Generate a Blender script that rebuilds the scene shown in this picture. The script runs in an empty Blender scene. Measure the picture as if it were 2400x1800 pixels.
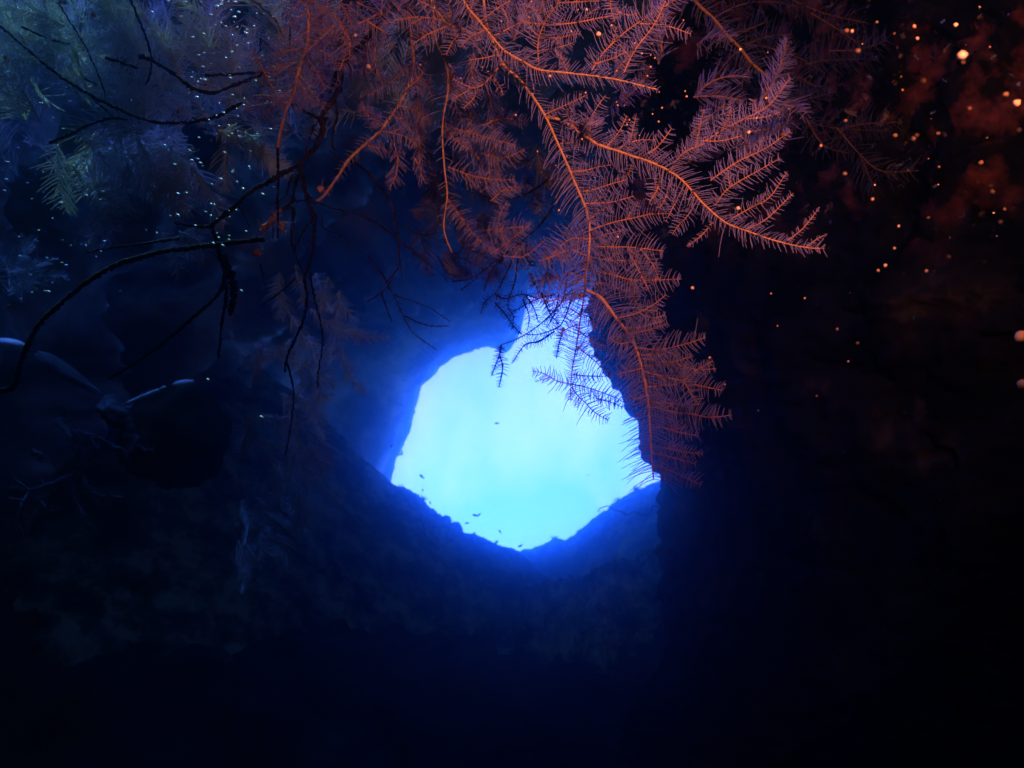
import bpy, math, random
import numpy as np
from mathutils import Vector, Matrix, noise

random.seed(7)
rng = np.random.default_rng(7)
S = bpy.context.scene
C = S.collection

# ---------------------------------------------------------------- camera
F = 1884.0                    # focal length in photo pixels (2400 wide)
PITCH = math.radians(22)
CP, SP = math.cos(PITCH), math.sin(PITCH)

def w(x, d, z):
    """camera-aligned metres (right, forward, up) -> world"""
    return Vector((x, d * CP - z * SP, d * SP + z * CP))

def at(px, py, d):
    return w((px - 1200) / F * d, d, (900 - py) / F * d)

cam_d = bpy.data.cameras.new('camera')
cam = bpy.data.objects.new('camera', cam_d)
C.objects.link(cam)
cam.rotation_euler = (math.pi / 2 + PITCH, 0, 0)
cam_d.sensor_width = 36
cam_d.lens = 36 * F / 2400
cam_d.clip_start = 0.02
cam_d.clip_end = 500
cam_d.dof.use_dof = True
cam_d.dof.focus_distance = 1.0
cam_d.dof.aperture_fstop = 11
S.camera = cam

# ---------------------------------------------------------------- world, sun, lamp, exposure
SUN_C = Vector((0.22, -0.45, -0.86))            # travel direction in camera axes
SUN = w(*SUN_C).normalized()
TO_SUN = -SUN
elev = math.asin(TO_SUN.z)
world = bpy.data.worlds.new('World')
S.world = world
world.use_nodes = True
nt = world.node_tree
nt.nodes.clear()
sky = nt.nodes.new('ShaderNodeTexSky')
sky.sky_type = 'NISHITA'
sky.sun_disc = False
sky.sun_elevation = elev
sky.sun_rotation = math.atan2(TO_SUN.x, TO_SUN.y)
tint = nt.nodes.new('ShaderNodeMixRGB')
tint.blend_type = 'MULTIPLY'
tint.inputs[0].default_value = 1.0
# daylight filtered by sea water, paler and bluer in soft drifts
tc = nt.nodes.new('ShaderNodeTexCoord')
mp = nt.nodes.new('ShaderNodeMapping'); mp.inputs['Scale'].default_value = (9, 9, 3.5); mp.inputs['Rotation'].default_value = (0, 0.5, 0)
wn = nt.nodes.new('ShaderNodeTexNoise'); wn.inputs['Scale'].default_value = 1.0; wn.inputs['Detail'].default_value = 3
wr = nt.nodes.new('ShaderNodeValToRGB')
wr.color_ramp.elements[0].position = 0.35; wr.color_ramp.elements[0].color = (1.0, 1.45, 9.0, 1)
wr.color_ramp.elements[1].position = 0.68; wr.color_ramp.elements[1].color = (2.8, 2.0, 9.0, 1)
e3 = wr.color_ramp.elements.new(1.0); e3.color = (1.6, 1.8, 8.0, 1)
nt.links.new(tc.outputs['Generated'], mp.inputs[0]); nt.links.new(mp.outputs[0], wn.inputs['Vector'])
sz = nt.nodes.new('ShaderNodeSeparateXYZ'); nt.links.new(tc.outputs['Generated'], sz.inputs[0])
ma = nt.nodes.new('ShaderNodeMath'); ma.operation = 'MULTIPLY_ADD'; ma.inputs[1].default_value = 1.6; ma.inputs[2].default_value = -0.50
nt.links.new(sz.outputs['Z'], ma.inputs[0])
mb_ = nt.nodes.new('ShaderNodeMath'); mb_.operation = 'ADD'; mb_.use_clamp = True
nt.links.new(ma.outputs[0], mb_.inputs[0]); nt.links.new(wn.outputs[0], mb_.inputs[1])
nt.links.new(mb_.outputs[0], wr.inputs[0]); nt.links.new(wr.outputs[0], tint.inputs[2])
bg = nt.nodes.new('ShaderNodeBackground')
bg.inputs['Strength'].default_value = 0.105
out = nt.nodes.new('ShaderNodeOutputWorld')
nt.links.new(sky.outputs[0], tint.inputs[1])
nt.links.new(tint.outputs[0], bg.inputs['Color'])
nt.links.new(bg.outputs[0], out.inputs['Surface'])

sun_d = bpy.data.lights.new('sun', 'SUN')
sun_d.energy = 3.5
sun_d.angle = math.radians(0.5)
sun_d.color = (0.35, 0.85, 1.0)
sun = bpy.data.objects.new('sun', sun_d)
sun.rotation_euler = SUN.to_track_quat('-Z', 'Y').to_euler()
sun.location = TO_SUN * 30
C.objects.link(sun)

# the diver's warm torch, held up and to the right of the camera
torch_d = bpy.data.lights.new('dive_torch', 'SPOT')
torch_d.energy = 50
torch_d.color = (1.0, 0.44, 0.34)
torch_d.spot_size = math.radians(82)
torch_d.spot_blend = 1.0
torch_d.shadow_soft_size = 0.02
torch = bpy.data.objects.new('dive_torch', torch_d)
torch.location = w(0.24, -0.10, 0.30)
torch.rotation_euler = (at(1860, -60, 1.3) - torch.location).to_track_quat('-Z', 'Y').to_euler()
C.objects.link(torch)

S.view_settings.view_transform = 'Standard'
S.view_settings.look = 'None'
S.view_settings.gamma = 1
S.view_settings.exposure = 1.0
S.cycles.use_denoising = True
S.cycles.denoiser = 'OPENIMAGEDENOISE'
S.cycles.max_bounces = 6
S.cycles.volume_bounces = 1
S.cycles.use_adaptive_sampling = False
S.cycles.sample_clamp_indirect = 4

# ---------------------------------------------------------------- materials
def mat(name, rough=0.9):
    m = bpy.data.materials.new(name)
    m.use_nodes = True
    b = m.node_tree.nodes['Principled BSDF']
    b.inputs['Roughness'].default_value = rough
    return m, m.node_tree, b

def ramp(n, stops):
    r = n.nodes.new('ShaderNodeValToRGB')
    e = r.color_ramp.elements
    while len(e) < len(stops): e.new(0.5)
    for k, (p, c) in enumerate(stops):
        e[k].position = p
        e[k].color = (*c, 1)
    return r

def nz(n, scale, detail=6, rough=0.6, co=None):
    t = n.nodes.new('ShaderNodeTexNoise')
    t.inputs['Scale'].default_value = scale
    t.inputs['Detail'].default_value = detail
    t.inputs['Roughness'].default_value = rough
    if co: n.links.new(co, t.inputs['Vector'])
    return t

def rock(name, stops, scale=2.0, patches=None, bump=0.6, zlo=None):
    m, n, b = mat(name)
    co = n.nodes.new('ShaderNodeNewGeometry').outputs['Position']
    t = nz(n, scale, 9, 0.65, co)
    r = ramp(n, stops)
    n.links.new(t.outputs[0], r.inputs[0])
    col = r.outputs[0]
    if patches:
        for sc, lo, hi, c in patches:
            t2 = nz(n, sc, 4, 0.6, co)
            r2 = ramp(n, [(lo, (0, 0, 0)), (hi, (1, 1, 1))])
            n.links.new(t2.outputs[0], r2.inputs[0])
            mx = n.nodes.new('ShaderNodeMixRGB')
            fac = r2.outputs[0]
            if zlo is not None:      # patches fade down the wall, painting in the torch's falloff
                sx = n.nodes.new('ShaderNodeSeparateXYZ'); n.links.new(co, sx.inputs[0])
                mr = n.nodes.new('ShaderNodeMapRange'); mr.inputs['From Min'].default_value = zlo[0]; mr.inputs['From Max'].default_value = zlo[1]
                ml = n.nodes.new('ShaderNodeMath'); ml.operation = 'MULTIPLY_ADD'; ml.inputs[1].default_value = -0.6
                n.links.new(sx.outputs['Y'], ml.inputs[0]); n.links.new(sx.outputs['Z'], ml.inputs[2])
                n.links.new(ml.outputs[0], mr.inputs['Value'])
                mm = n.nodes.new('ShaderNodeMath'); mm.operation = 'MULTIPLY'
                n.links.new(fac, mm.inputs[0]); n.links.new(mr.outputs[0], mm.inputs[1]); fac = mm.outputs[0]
            n.links.new(fac, mx.inputs[0])
            n.links.new(col, mx.inputs[1])
            mx.inputs[2].default_value = (*c, 1)
            col = mx.outputs[0]
    n.links.new(col, b.inputs['Base Color'])
    b.inputs['Specular IOR Level'].default_value = 0.06
    t3 = nz(n, scale * 7, 8, 0.7, co)
    bp = n.nodes.new('ShaderNodeBump')
    bp.inputs['Strength'].default_value = bump
    bp.inputs['Distance'].default_value = 0.05
    n.links.new(t3.outputs[0], bp.inputs['Height'])
    n.links.new(bp.outputs[0], b.inputs['Normal'])
    return m

M_cave = rock('cave_rock', [(0.36, (0.05, 0.06, 0.06)), (0.5, (0.20, 0.23, 0.20)), (0.62, (0.50, 0.54, 0.46))], 1.3)
M_floor = rock('floor_rock', [(0.40, (0.01, 0.02, 0.01)), (0.5, (0.10, 0.20, 0.10)), (0.60, (0.36, 0.60, 0.30))], 4.5, bump=1.0)
M_deep = rock('shaded_floor_rock', [(0.3, (0.01, 0.01, 0.01)), (0.7, (0.05, 0.05, 0.04))], 2.0)  # darker rock for the near floor, its shade put into the colour
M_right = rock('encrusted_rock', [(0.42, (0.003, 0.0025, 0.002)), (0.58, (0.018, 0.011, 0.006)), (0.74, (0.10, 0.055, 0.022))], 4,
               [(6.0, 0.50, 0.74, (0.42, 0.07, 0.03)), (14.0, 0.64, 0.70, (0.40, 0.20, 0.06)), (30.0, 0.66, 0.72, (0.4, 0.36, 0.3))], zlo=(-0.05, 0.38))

def simple(name, c1, c2, scale=40, rough=0.7, trans=0.0, spec=0.3, bump=0.0):
    m, n, b = mat(name, rough)
    co = n.nodes.new('ShaderNodeNewGeometry').outputs['Position']
    t = nz(n, scale, 4, 0.6, co)
    r = ramp(n, [(0.35, c1), (0.65, c2)])
    n.links.new(t.outputs[0], r.inputs[0])
    n.links.new(r.outputs[0], b.inputs['Base Color'])
    b.inputs['Specular IOR Level'].default_value = spec
    if bump:
        bp = n.nodes.new('ShaderNodeBump')
        bp.inputs['Strength'].default_value = bump
        bp.inputs['Distance'].default_value = 0.002
        n.links.new(t.outputs[0], bp.inputs['Height'])
        n.links.new(bp.outputs[0], b.inputs['Normal'])
    if trans:
        tr = n.nodes.new('ShaderNodeBsdfTranslucent')
        n.links.new(r.outputs[0], tr.inputs['Color'])
        mx = n.nodes.new('ShaderNodeMixShader')
        mx.inputs[0].default_value = trans
        o = n.nodes['Material Output']
        n.links.new(b.outputs[0], mx.inputs[1])
        n.links.new(tr.outputs[0], mx.inputs[2])
        n.links.new(mx.outputs[0], o.inputs['Surface'])
    return m

M_stem = simple('coral_stem', (0.40, 0.14, 0.06), (0.66, 0.27, 0.12), 300, 0.7, bump=0.6)
M_frond = simple('coral_frond', (0.15, 0.11, 0.28), (0.27, 0.18, 0.46), 60, 0.8, 0.35)
def frond_mat(name, base, tips, trans=0.12):
    m, n, b = mat(name, 0.8)
    a = n.nodes.new('ShaderNodeAttribute'); a.attribute_name = 'along'
    t = nz(n, 45, 3, 0.6, n.nodes.new('ShaderNodeNewGeometry').outputs['Position'])
    ad = n.nodes.new('ShaderNodeMath'); ad.operation = 'MULTIPLY_ADD'
    n.links.new(t.outputs[0], ad.inputs[0]); ad.inputs[1].default_value = 0.7
    n.links.new(a.outputs['Fac'], ad.inputs[2])
    r = ramp(n, [(0.22, base), (0.50, tips[0]), (0.85, tips[1])])
    n.links.new(ad.outputs[0], r.inputs[0])
    n.links.new(r.outputs[0], b.inputs['Base Color'])
    b.inputs['Specular IOR Level'].default_value = 0.2
    tr = n.nodes.new('ShaderNodeBsdfTranslucent'); n.links.new(r.outputs[0], tr.inputs['Color'])
    mx = n.nodes.new('ShaderNodeMixShader'); mx.inputs[0].default_value = trans
    n.links.new(b.outputs[0], mx.inputs[1]); n.links.new(tr.outputs[0], mx.inputs[2])
    n.links.new(mx.outputs[0], n.nodes['Material Output'].inputs['Surface'])
    return m
M_frond = frond_mat('coral_frond', (0.50, 0.15, 0.07), [(0.24, 0.14, 0.25), (0.24, 0.17, 0.40)])
M_branch = simple('coral_branch', (0.34, 0.10, 0.05), (0.52, 0.18, 0.09), 200, 0.7, bump=0.6)
M_dark = simple('bare_coral_stem', (0.008, 0.005, 0.004), (0.035, 0.014, 0.010), 90, 0.95, spec=0.04, bump=0.4)
M_pale = simple('pale_coral_frond', (0.46, 0.52, 0.48), (0.66, 0.74, 0.68), 30, 0.8, 0.35)
M_dimfrond = simple('dark_coral_frond', (0.22, 0.32, 0.28), (0.42, 0.56, 0.48), 30, 0.8, 0.3)
M_dusk = simple('shaded_coral_frond', (0.08, 0.06, 0.10), (0.15, 0.11, 0.18), 30, 0.8, 0.3)  # darker frond copy: weak torchlight on the farther coral put into the colour
M_dusk2 = simple('shaded_coral_stem', (0.14, 0.05, 0.03), (0.28, 0.11, 0.06), 90, 0.8)  # matching stem copy, same shade put into the colour
M_speck = simple('silt', (0.92, 0.34, 0.15), (0.95, 0.52, 0.30), 200, 0.6)
M_dim = simple('dim_silt', (0.16, 0.06, 0.03), (0.34, 0.13, 0.05), 200, 0.8)
M_flake = simple('pale_flake', (0.7, 0.8, 0.85), (0.9, 0.95, 0.95), 200, 0.25, spec=0.8)
M_fish = simple('fish_skin', (0.05, 0.06, 0.07), (0.12, 0.13, 0.14), 30, 0.5)
M_wet = simple('smooth_pale_stone', (0.35, 0.75, 0.62), (0.6, 0.95, 0.85), 22, 0.35, spec=0.7, bump=0.4)
M_green = simple('algae_stone', (0.004, 0.007, 0.004), (0.02, 0.04, 0.015), 9, 0.95, spec=0.03, bump=1.0)
M_grey = simple('silted_growth', (0.03, 0.05, 0.045), (0.12, 0.18, 0.16), 16, 0.9, spec=0.08, bump=0.8)
M_whip = simple('whip_coral', (0.03, 0.03, 0.05), (0.07, 0.06, 0.08), 20, 0.8)

# ---------------------------------------------------------------- object helpers
def mesh_obj(name, v, f, m, parent=None, smooth=True):
    me = bpy.data.meshes.new(name)
    v = np.asarray(v, dtype=np.float32)
    me.vertices.add(len(v))
    me.vertices.foreach_set('co', v.ravel())
    if isinstance(f, np.ndarray):
        k = f.shape[1]
        me.loops.add(f.size)
        me.loops.foreach_set('vertex_index', f.ravel().astype(np.int32))
        me.polygons.add(len(f))
        me.polygons.foreach_set('loop_start', np.arange(0, f.size, k, dtype=np.int32))
        me.polygons.foreach_set('loop_total', np.full(len(f), k, dtype=np.int32))
    else:
        me = bpy.data.meshes.new(name)
        me.from_pydata([tuple(map(float, p)) for p in v], [], f)
    me.update(calc_edges=True)
    me.validate()
    if smooth: me.polygons.foreach_set('use_smooth', [True] * len(me.polygons))
    me.materials.append(m)
    o = bpy.data.objects.new(name, me)
    C.objects.link(o)
    if parent: o.parent = parent
    return o

def tag(o, label=None, cat=None, group=None, kind=None):
    if label: o['label'] = label
    if cat: o['category'] = cat
    if group: o['group'] = group
    if kind: o['kind'] = kind
    return o

def empty(name, loc=(0, 0, 0)):
    o = bpy.data.objects.new(name, None)
    o.empty_display_size = 0.02
    o.location = loc
    C.objects.link(o)
    return o

class MB:
    def __init__(s): s.v = []; s.f = []; s.n = 0; s.a = []
    def tube(s, P, R, k=4):
        P = np.asarray(P, float); R = np.asarray(R, float); n = len(P)
        T = np.gradient(P, axis=0)
        T /= np.linalg.norm(T, axis=1)[:, None] + 1e-12
        up = np.array([0.13, 0.99, 0.21])
        if abs(T[0] @ up) > 0.9: up = np.array([1.0, 0.1, 0.05])
        A = np.cross(T, up); A /= np.linalg.norm(A, axis=1)[:, None] + 1e-12
        B = np.cross(T, A)
        th = np.arange(k) * 2 * math.pi / k
        ring = P[:, None] + R[:, None, None] * (np.cos(th)[None, :, None] * A[:, None] + np.sin(th)[None, :, None] * B[:, None])
        s.v.append(ring.reshape(-1, 3))
        s.a.append(np.repeat(np.linspace(0, 1, n), k))
        i = np.arange(n - 1)[:, None] * k; j = np.arange(k)[None]; j2 = (j + 1) % k
        q = np.stack([i + j, i + j2, i + k + j2, i + k + j], -1).reshape(-1, 4)
        # collapse-free caps: fold the end ring onto itself is enough at these sizes
        s.f.append(q + s.n); s.n += n * k
    def build(s, name, m, parent=None):
        if not s.v: return None
        o = mesh_obj(name, np.concatenate(s.v), np.concatenate(s.f), m, parent)
        at_ = o.data.attributes.new('along', 'FLOAT', 'POINT')
        at_.data.foreach_set('value', np.concatenate(s.a).astype(np.float32))
        return o

def smooth_line(pts, step):
    """Catmull-Rom through pts, resampled at about `step` metres"""
    P = np.array([tuple(p) for p in pts], float)
    if len(P) == 2: P = np.array([P[0], P.mean(0), P[1]])
    E = np.vstack([2 * P[0] - P[1], P, 2 * P[-1] - P[-2]])
    o = []
    for i in range(1, len(E) - 2):
        a, b, c, d = E[i - 1], E[i], E[i + 1], E[i + 2]
        t = np.linspace(0, 1, 10, endpoint=False)[:, None]
        o.append(0.5 * (2 * b + (c - a) * t + (2 * a - 5 * b + 4 * c - d) * t * t + (3 * b - a - 3 * c + d) * t ** 3))
    o.append(E[-2][None])
    Q = np.concatenate(o)
    L = np.r_[0, np.cumsum(np.linalg.norm(np.diff(Q, axis=0), axis=1))]
    n = max(3, int(L[-1] / step) + 1)
    s = np.linspace(0, L[-1], n)
    return np.stack([np.interp(s, L, Q[:, k]) for k in range(3)], 1), L[-1]

# ---------------------------------------------------------------- cave shell
D0 = 14.0
CX, CY = 1190.0, 1000.0
edge = [(1165,817),(1147,814),(1125,815),(1104,824),(1060,840),(1031,864),(1003,893),(984,911),(979,936),(974,962),(966,983),
        (959,1016),(945,1048),(927,1077),(921,1106),(915,1150),(930,1230),(1000,1300),(1120,1370),(1240,1400),(1400,1390),(1560,1330),
        (1640,1180),(1640,1000),(1600,850),(1540,740),(1450,705),(1375,701),(1306,703),(1237,692),(1239,719),(1227,745),(1221,777),(1203,808),(1183,828),(1172,822)]
def radius_px(th):
    u = (math.cos(th), math.sin(th)); best = 0
    for (x1, y1), (x2, y2) in zip(edge, edge[1:] + edge[:1]):
        x1 -= CX; x2 -= CX; y1 = CY - y1; y2 = CY - y2
        dx, dy = x2 - x1, y2 - y1
        den = u[0] * dy - u[1] * dx
        if abs(den) < 1e-9: continue
        t = (x1 * dy - y1 * dx) / den
        s = (x1 * u[1] - y1 * u[0]) / den
        if t > 0 and -1e-6 <= s <= 1.000001: best = max(best, t)
    return best or 300
NT = 640
r0 = [radius_px(2 * math.pi * i / NT) for i in range(NT)]
depths = list(np.concatenate([[14.9, 14.3], np.linspace(14.0, 12.6, 16), np.linspace(12.45, 7, 48), np.linspace(6.9, -3.0, 70), [-3.6, -4.1, -4.5, -4.8, -4.95]]))
HOLES = [(w(-1.8, 1.6, 1.9), 1.05), (w(-0.43, 1.2, 0.45), 0.13)]     # daylight gaps in the roof; the small second one is added to light the flakes
verts = []
for j, d in enumerate(depths):
    for i in range(NT):
        th = 2 * math.pi * i / NT
        R0 = r0[i] / F * 14.0
        k = max(0.0, min(1.0, (14.0 - d) / 4.5)); k = k * k * (3 - 2 * k)
        Rt = 2.75 + 0.35 * math.sin(th * 2 + 0.4) + 0.25 * math.sin(th * 3 + d * 0.5)
        if d < 3: Rt += 0.35 * (3 - d) / 3 if d > 0 else 0.35
        R = R0 + (Rt - R0) * k
        if d > 14.0: R = R0 + (d - 14.0) * 2.2
        if d < -3.0: R *= math.sqrt(max(0.0, 1 - ((-3.0 - d) / 1.97) ** 2))
        cx = (CX - 1200) / F * d; cz = (900 - CY) / F * d
        if d < 0: cx = cz = 0
        q = Vector((math.cos(th) * 1.1, d * 0.45, math.sin(th) * 1.1)) * 2.2
        amp = 0.03 + 0.5 * k
        nn = noise.fractal(q * 0.55, 1.0, 2.0, 3) * 0.9 * k
        nn += noise.fractal(q * 2.0, 1.0, 2.0, 5) * (0.14 * k + 0.03)
        nn += noise.fractal(q * 9.0, 1.0, 2.0, 4) * (0.045 * k + 0.028)
        nn += noise.fractal(q * 30.0, 1.0, 2.0, 3) * 0.022
        R = max(R + nn * (1 if d > -3 else 0.3), 0.02)
        verts.append(w(cx + R * math.cos(th), d, cz + R * math.sin(th)))
faces = []
for j in range(len(depths) - 1):
    for i in range(NT):
        a = j * NT + i; b = j * NT + (i + 1) % NT
        fc = (verts[a] + verts[b] + verts[a + NT] + verts[b + NT]) / 4
        cut = False
        for hc, hr in HOLES:
            rel = fc - hc
            al = rel.dot(TO_SUN)
            if al > 0 and (rel - TO_SUN * al).length < hr * (1 + 0.3 * noise.noise(fc * 3)): cut = True
        if cut: continue
        faces.append((a, b, b + NT, a + NT))
last = (len(depths) - 1) * NT
faces.append(tuple(last + i for i in range(NT)))
cave = mesh_obj('cave_wall', verts, faces, M_cave)
tag(cave, kind='structure')

# portals in the two openings help the renderer find the daylight
def portal(loc, aim, sx, sy):
    l = bpy.data.lights.new('portal', 'AREA'); l.shape = 'RECTANGLE'; l.size = sx; l.size_y = sy
    l.cycles.is_portal = True
    o = bpy.data.objects.new('portal', l); o.location = loc
    o.rotation_euler = aim.to_track_quat('-Z', 'Y').to_euler()
    C.objects.link(o)
portal(at(1270, 1000, 14.2), -w(0, 1, 0), 6.2, 5.6)
# skylight portal: where the shaft leaves the shell
ht = 2.4
portal(HOLES[0][0] + TO_SUN * 1.2, SUN, 2.1, 2.1)

# ---------------------------------------------------------------- nearer rock masses
def grid_obj(name, rows, m, amp, sc, close=False):
    """rows: list of equally long lists of world points; displaced by fractal noise"""
    nr, nc = len(rows), len(rows[0])
    P = np.array([[tuple(p) for p in r] for r in rows])
    G = P.copy()
    du = np.gradient(P, axis=0); dv = np.gradient(P, axis=1)
    N = np.cross(du, dv); N /= np.linalg.norm(N, axis=2)[..., None] + 1e-9
    for r in range(nr):
        for c in range(nc):
            q = Vector(P[r, c])
            n = noise.fractal(q * sc, 1.0, 2.0, 4) + 0.35 * noise.fractal(q * sc * 5, 1.0, 2.0, 4) + 0.3 * noise.fractal(q * sc * 16, 1.0, 2.0, 3)
            G[r, c] += N[r, c] * n * amp
    idx = np.arange(nr * nc).reshape(nr, nc)
    f = np.stack([idx[:-1, :-1], idx[:-1, 1:], idx[1:, 1:], idx[1:, :-1]], -1).reshape(-1, 4)
    return mesh_obj(name, G.reshape(-1, 3), f, m)

def interp_poly(pts, n):
    P = np.array(pts, float)
    L = np.r_[0, np.cumsum(np.linalg.norm(np.diff(P, axis=0), axis=1))]
    s = np.linspace(0, L[-1], n)
    return np.stack([np.interp(s, L, P[:, k]) for k in range(P.shape[1])], 1)

def interp_prof(prof, per):
    P = np.array(prof, float); o = []
    for a, b in zip(P[:-1], P[1:]):
        for t in np.linspace(0, 1, per, endpoint=False): o.append(a + (b - a) * t)
    o.append(P[-1]); return np.array(o)

# near right-hand wall: its left edge cuts the opening
r_edge = [(1640,-900),(1600,-300),(1530,0),(1470,250),(1420,450),(1385,600),(1378,698),(1382,712),(1393,759),(1397,795),(1418,835),(1437,875),(1462,922),
          (1484,976),(1494,1027),(1509,1063),(1520,1106),(1534,1128),(1539,1172),(1546,1219),(1546,1281),(1559,1346),(1542,1364),(1537,1407),(1542,1462),
          (1530,1540),(1500,1640),(1470,1800),(1440,2200),(1420,2700)]
ed = interp_poly(r_edge, 330)
prof = interp_prof([(700, 9.5), (260, 7.0), (60, 5.0), (0, 3.9), (70, 3.65), (200, 3.4), (420, 2.6), (760, 1.9), (1250, 1.35), (2300, 0.9), (4200, 0.45)], 16)
rows = []
for (x, y) in ed:
    row = []
    for dx, d in prof:
        row.append(at(x + dx, 900 + (y - 900) * (1.0 if d < 3.95 else 1.0 + 0.0 * d), d))
    rows.append(row)
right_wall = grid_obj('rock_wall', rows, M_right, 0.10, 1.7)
tag(right_wall, kind='structure')

def ridge(name, sil, d, front, back, m, amp=0.1, sc=1.6, per=14, n=260, dd=None):
    """rock mass whose crest follows sil; front/back: (towards camera, down) offsets in metres"""
    P = interp_poly(sil, n)
    pr = interp_prof(list(reversed(back)) + [(0, 0)] + front, per)
    rows = []
    for k, (x, y) in enumerate(P):
        dk = d if dd is None else d + (dd - d) * k / (n - 1)
        c = Vector(((x - 1200) / F * dk, dk, (900 - y) / F * dk))
        rows.append([w(c.x, c.y - a, c.z - b) for a, b in pr])
    return grid_obj(name, rows, m, amp, sc)

front = [(0.25, 0.12), (0.8, 0.5), (1.8, 1.0), (3.2, 1.6), (4.6, 2.6)]
back = [(-0.3, 0.1), (-0.8, 0.6), (-1.2, 1.8)]
tag(ridge('far_slope', [(1020,1330),(1150,1302),(1217,1292),(1235,1286),(1275,1277),(1300,1263),(1325,1266),(1347,1255),(1369,1237),(1401,1212),(1434,1190),(1456,1165),(1481,1147),(1532,1129),(1700,1060)],
      12.0, [(0.25, 0.1), (0.9, 0.45), (2.2, 0.9), (4.5, 1.5)], back, M_floor, 0.06, 2.2, dd=10.5), kind='structure')
tag(ridge('left_slope', [(300,700),(560,830),(700,930),(790,1010),(850,1075),(921,1135),(945,1146),(974,1164),(992,1175),(1003,1193),(1018,1201),(1036,1223),(1047,1214),(1054,1230),(1072,1228),(1087,1243),(1119,1255),(1163,1270),(1188,1277),(1217,1290),(1262,1335),(1300,1372),(1360,1480),(1420,1700)],
      7.5, front, back, M_floor, 0.04, 2.6, n=520), kind='structure')
tag(ridge('right_slope', [(1120,1640),(1200,1480),(1290,1372),(1330,1356),(1362,1346),(1434,1324),(1506,1308),(1546,1290),(1700,1240)],
      6.0, [(0.2, 0.12), (0.7, 0.5), (1.5, 1.1), (2.8, 1.7), (4.2, 2.4)], back, M_floor, 0.13, 2.6), kind='structure')
# floor close to the camera, sloping up to the ridges
fl = []
for d in np.linspace(-2, 8, 120):
    fl.append([w(x, d, -1.35 - 0.10 * max(0, d) + 0.14 * x * x * 0.6) for x in np.linspace(-3, 3, 120)])
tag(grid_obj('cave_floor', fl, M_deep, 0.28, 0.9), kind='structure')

# ---------------------------------------------------------------- coral
def fronds(mb, P, T, L, px, spacing, length, r, lean=0.45, sides=(1, -1), lift=0.35, env='plume', curve=0.22, k=3, depth_n=None):
    n = max(2, int(L / spacing))
    N0 = np.array(tuple(w(0, 1, 0)))
    for i in range(n):
        t = (i + random.random() * 0.7) / n
        idx = t * (len(P) - 1); a = int(idx); b = min(a + 1, len(P) - 1); fr = idx - a
        p = P[a] * (1 - fr) + P[b] * fr
        tg = T[a]
        s0 = np.cross(tg, N0); s0 /= np.linalg.norm(s0) + 1e-9
        for sd in sides:
            if random.random() < 0.10: continue
            if env == 'plume': e = (math.sin(math.pi * min(1, 0.16 + 0.84 * t) ** 0.8) ** 0.6) * 0.85 + 0.15
            elif env == 'tip': e = 1.0 - 0.75 * t ** 2
            else: e = 1
            ln = length * e * random.uniform(0.75, 1.2)
            if random.random() < 0.07: ln *= random.uniform(1.2, 1.9)
            out = random.gauss(0, lift)
            d0 = s0 * sd * math.cos(out) + N0 * math.sin(out)
            d = d0 * math.cos(lean) + tg * math.sin(lean) + rng.normal(0, 0.05, 3)
            d /= np.linalg.norm(d)
            m = 4
            c = curve * random.uniform(0.3, 1.4)
            pts = [p + d * ln * u + tg * ln * c * u * u for u in np.linspace(0, 1, m)]
            mb.tube(pts, np.linspace(1, 0.45, m) * r, k)

def limb(pts, d, r0, r1, root, name='branch', stem_mat=None, frond_mat=None, fl=40, fs=7, lean=0.3, sides=(1, -1), fr=1.3,
         wob=0.0, skip=0.0, env='plume', lift=0.35, ends=None, jag=0.0):
    """one limb: a tube through photo pixels at depth d, with a comb of fronds. sizes in photo pixels at that depth"""
    s = 1 / F if callable(d) else d / F if not isinstance(d, tuple) else (d[0] + d[1]) / 2 / F
    dl = list(d) if isinstance(d, tuple) else [d, d]
    dfun = None
    if callable(d): dfun = d; s = d(pts[len(pts) // 2][1]) / F; dl = [1, 1]
    n = len(pts)
    W = []
    for i, (x, y) in enumerate(pts):
        dd = dl[0] + (dl[1] - dl[0]) * i / max(1, n - 1) + random.uniform(-1, 1) * wob
        if dfun: dd = dfun(y)
        W.append(at(x, y, dd))
    P, L = smooth_line(W, 5 * s)
    if jag:
        for k in range(1, len(P) - 1):
            P[k] += rng.normal(0, jag * s, 3)
    T = np.gradient(P, axis=0); T /= np.linalg.norm(T, axis=1)[:, None] + 1e-12
    mb = MB()
    nb = 0.22 if stem_mat is M_dark and r0 > 1.9 else 0.10
    if root is not None and name == 'stem' and stem_mat is None: r0 *= 0.85
    R = np.linspace(r0, r1, len(P)) * s * np.clip(1 + nb * rng.normal(size=len(P)), 0.6, 1.6)
    R[-1] *= 0.3
    mb.tube(P, R, 7 if r0 > 3 else 5)
    o = mb.build(name, stem_mat or (M_stem if name == 'stem' else M_branch), root)
    if fl:
        fm = MB()
        k0 = int(skip * len(P))
        fronds(fm, P[k0:], T[k0:], L * (1 - skip), s, fs * s, fl * s, fr * s, lean, sides, lift, env)
        fo = fm.build('fronds', frond_mat or M_frond, o)
    return P, T, L, o

def colony(name, label, cat, group=None):
    e = empty(name, (0, 0, 0))
    return tag(e, label, cat, group)

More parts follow.
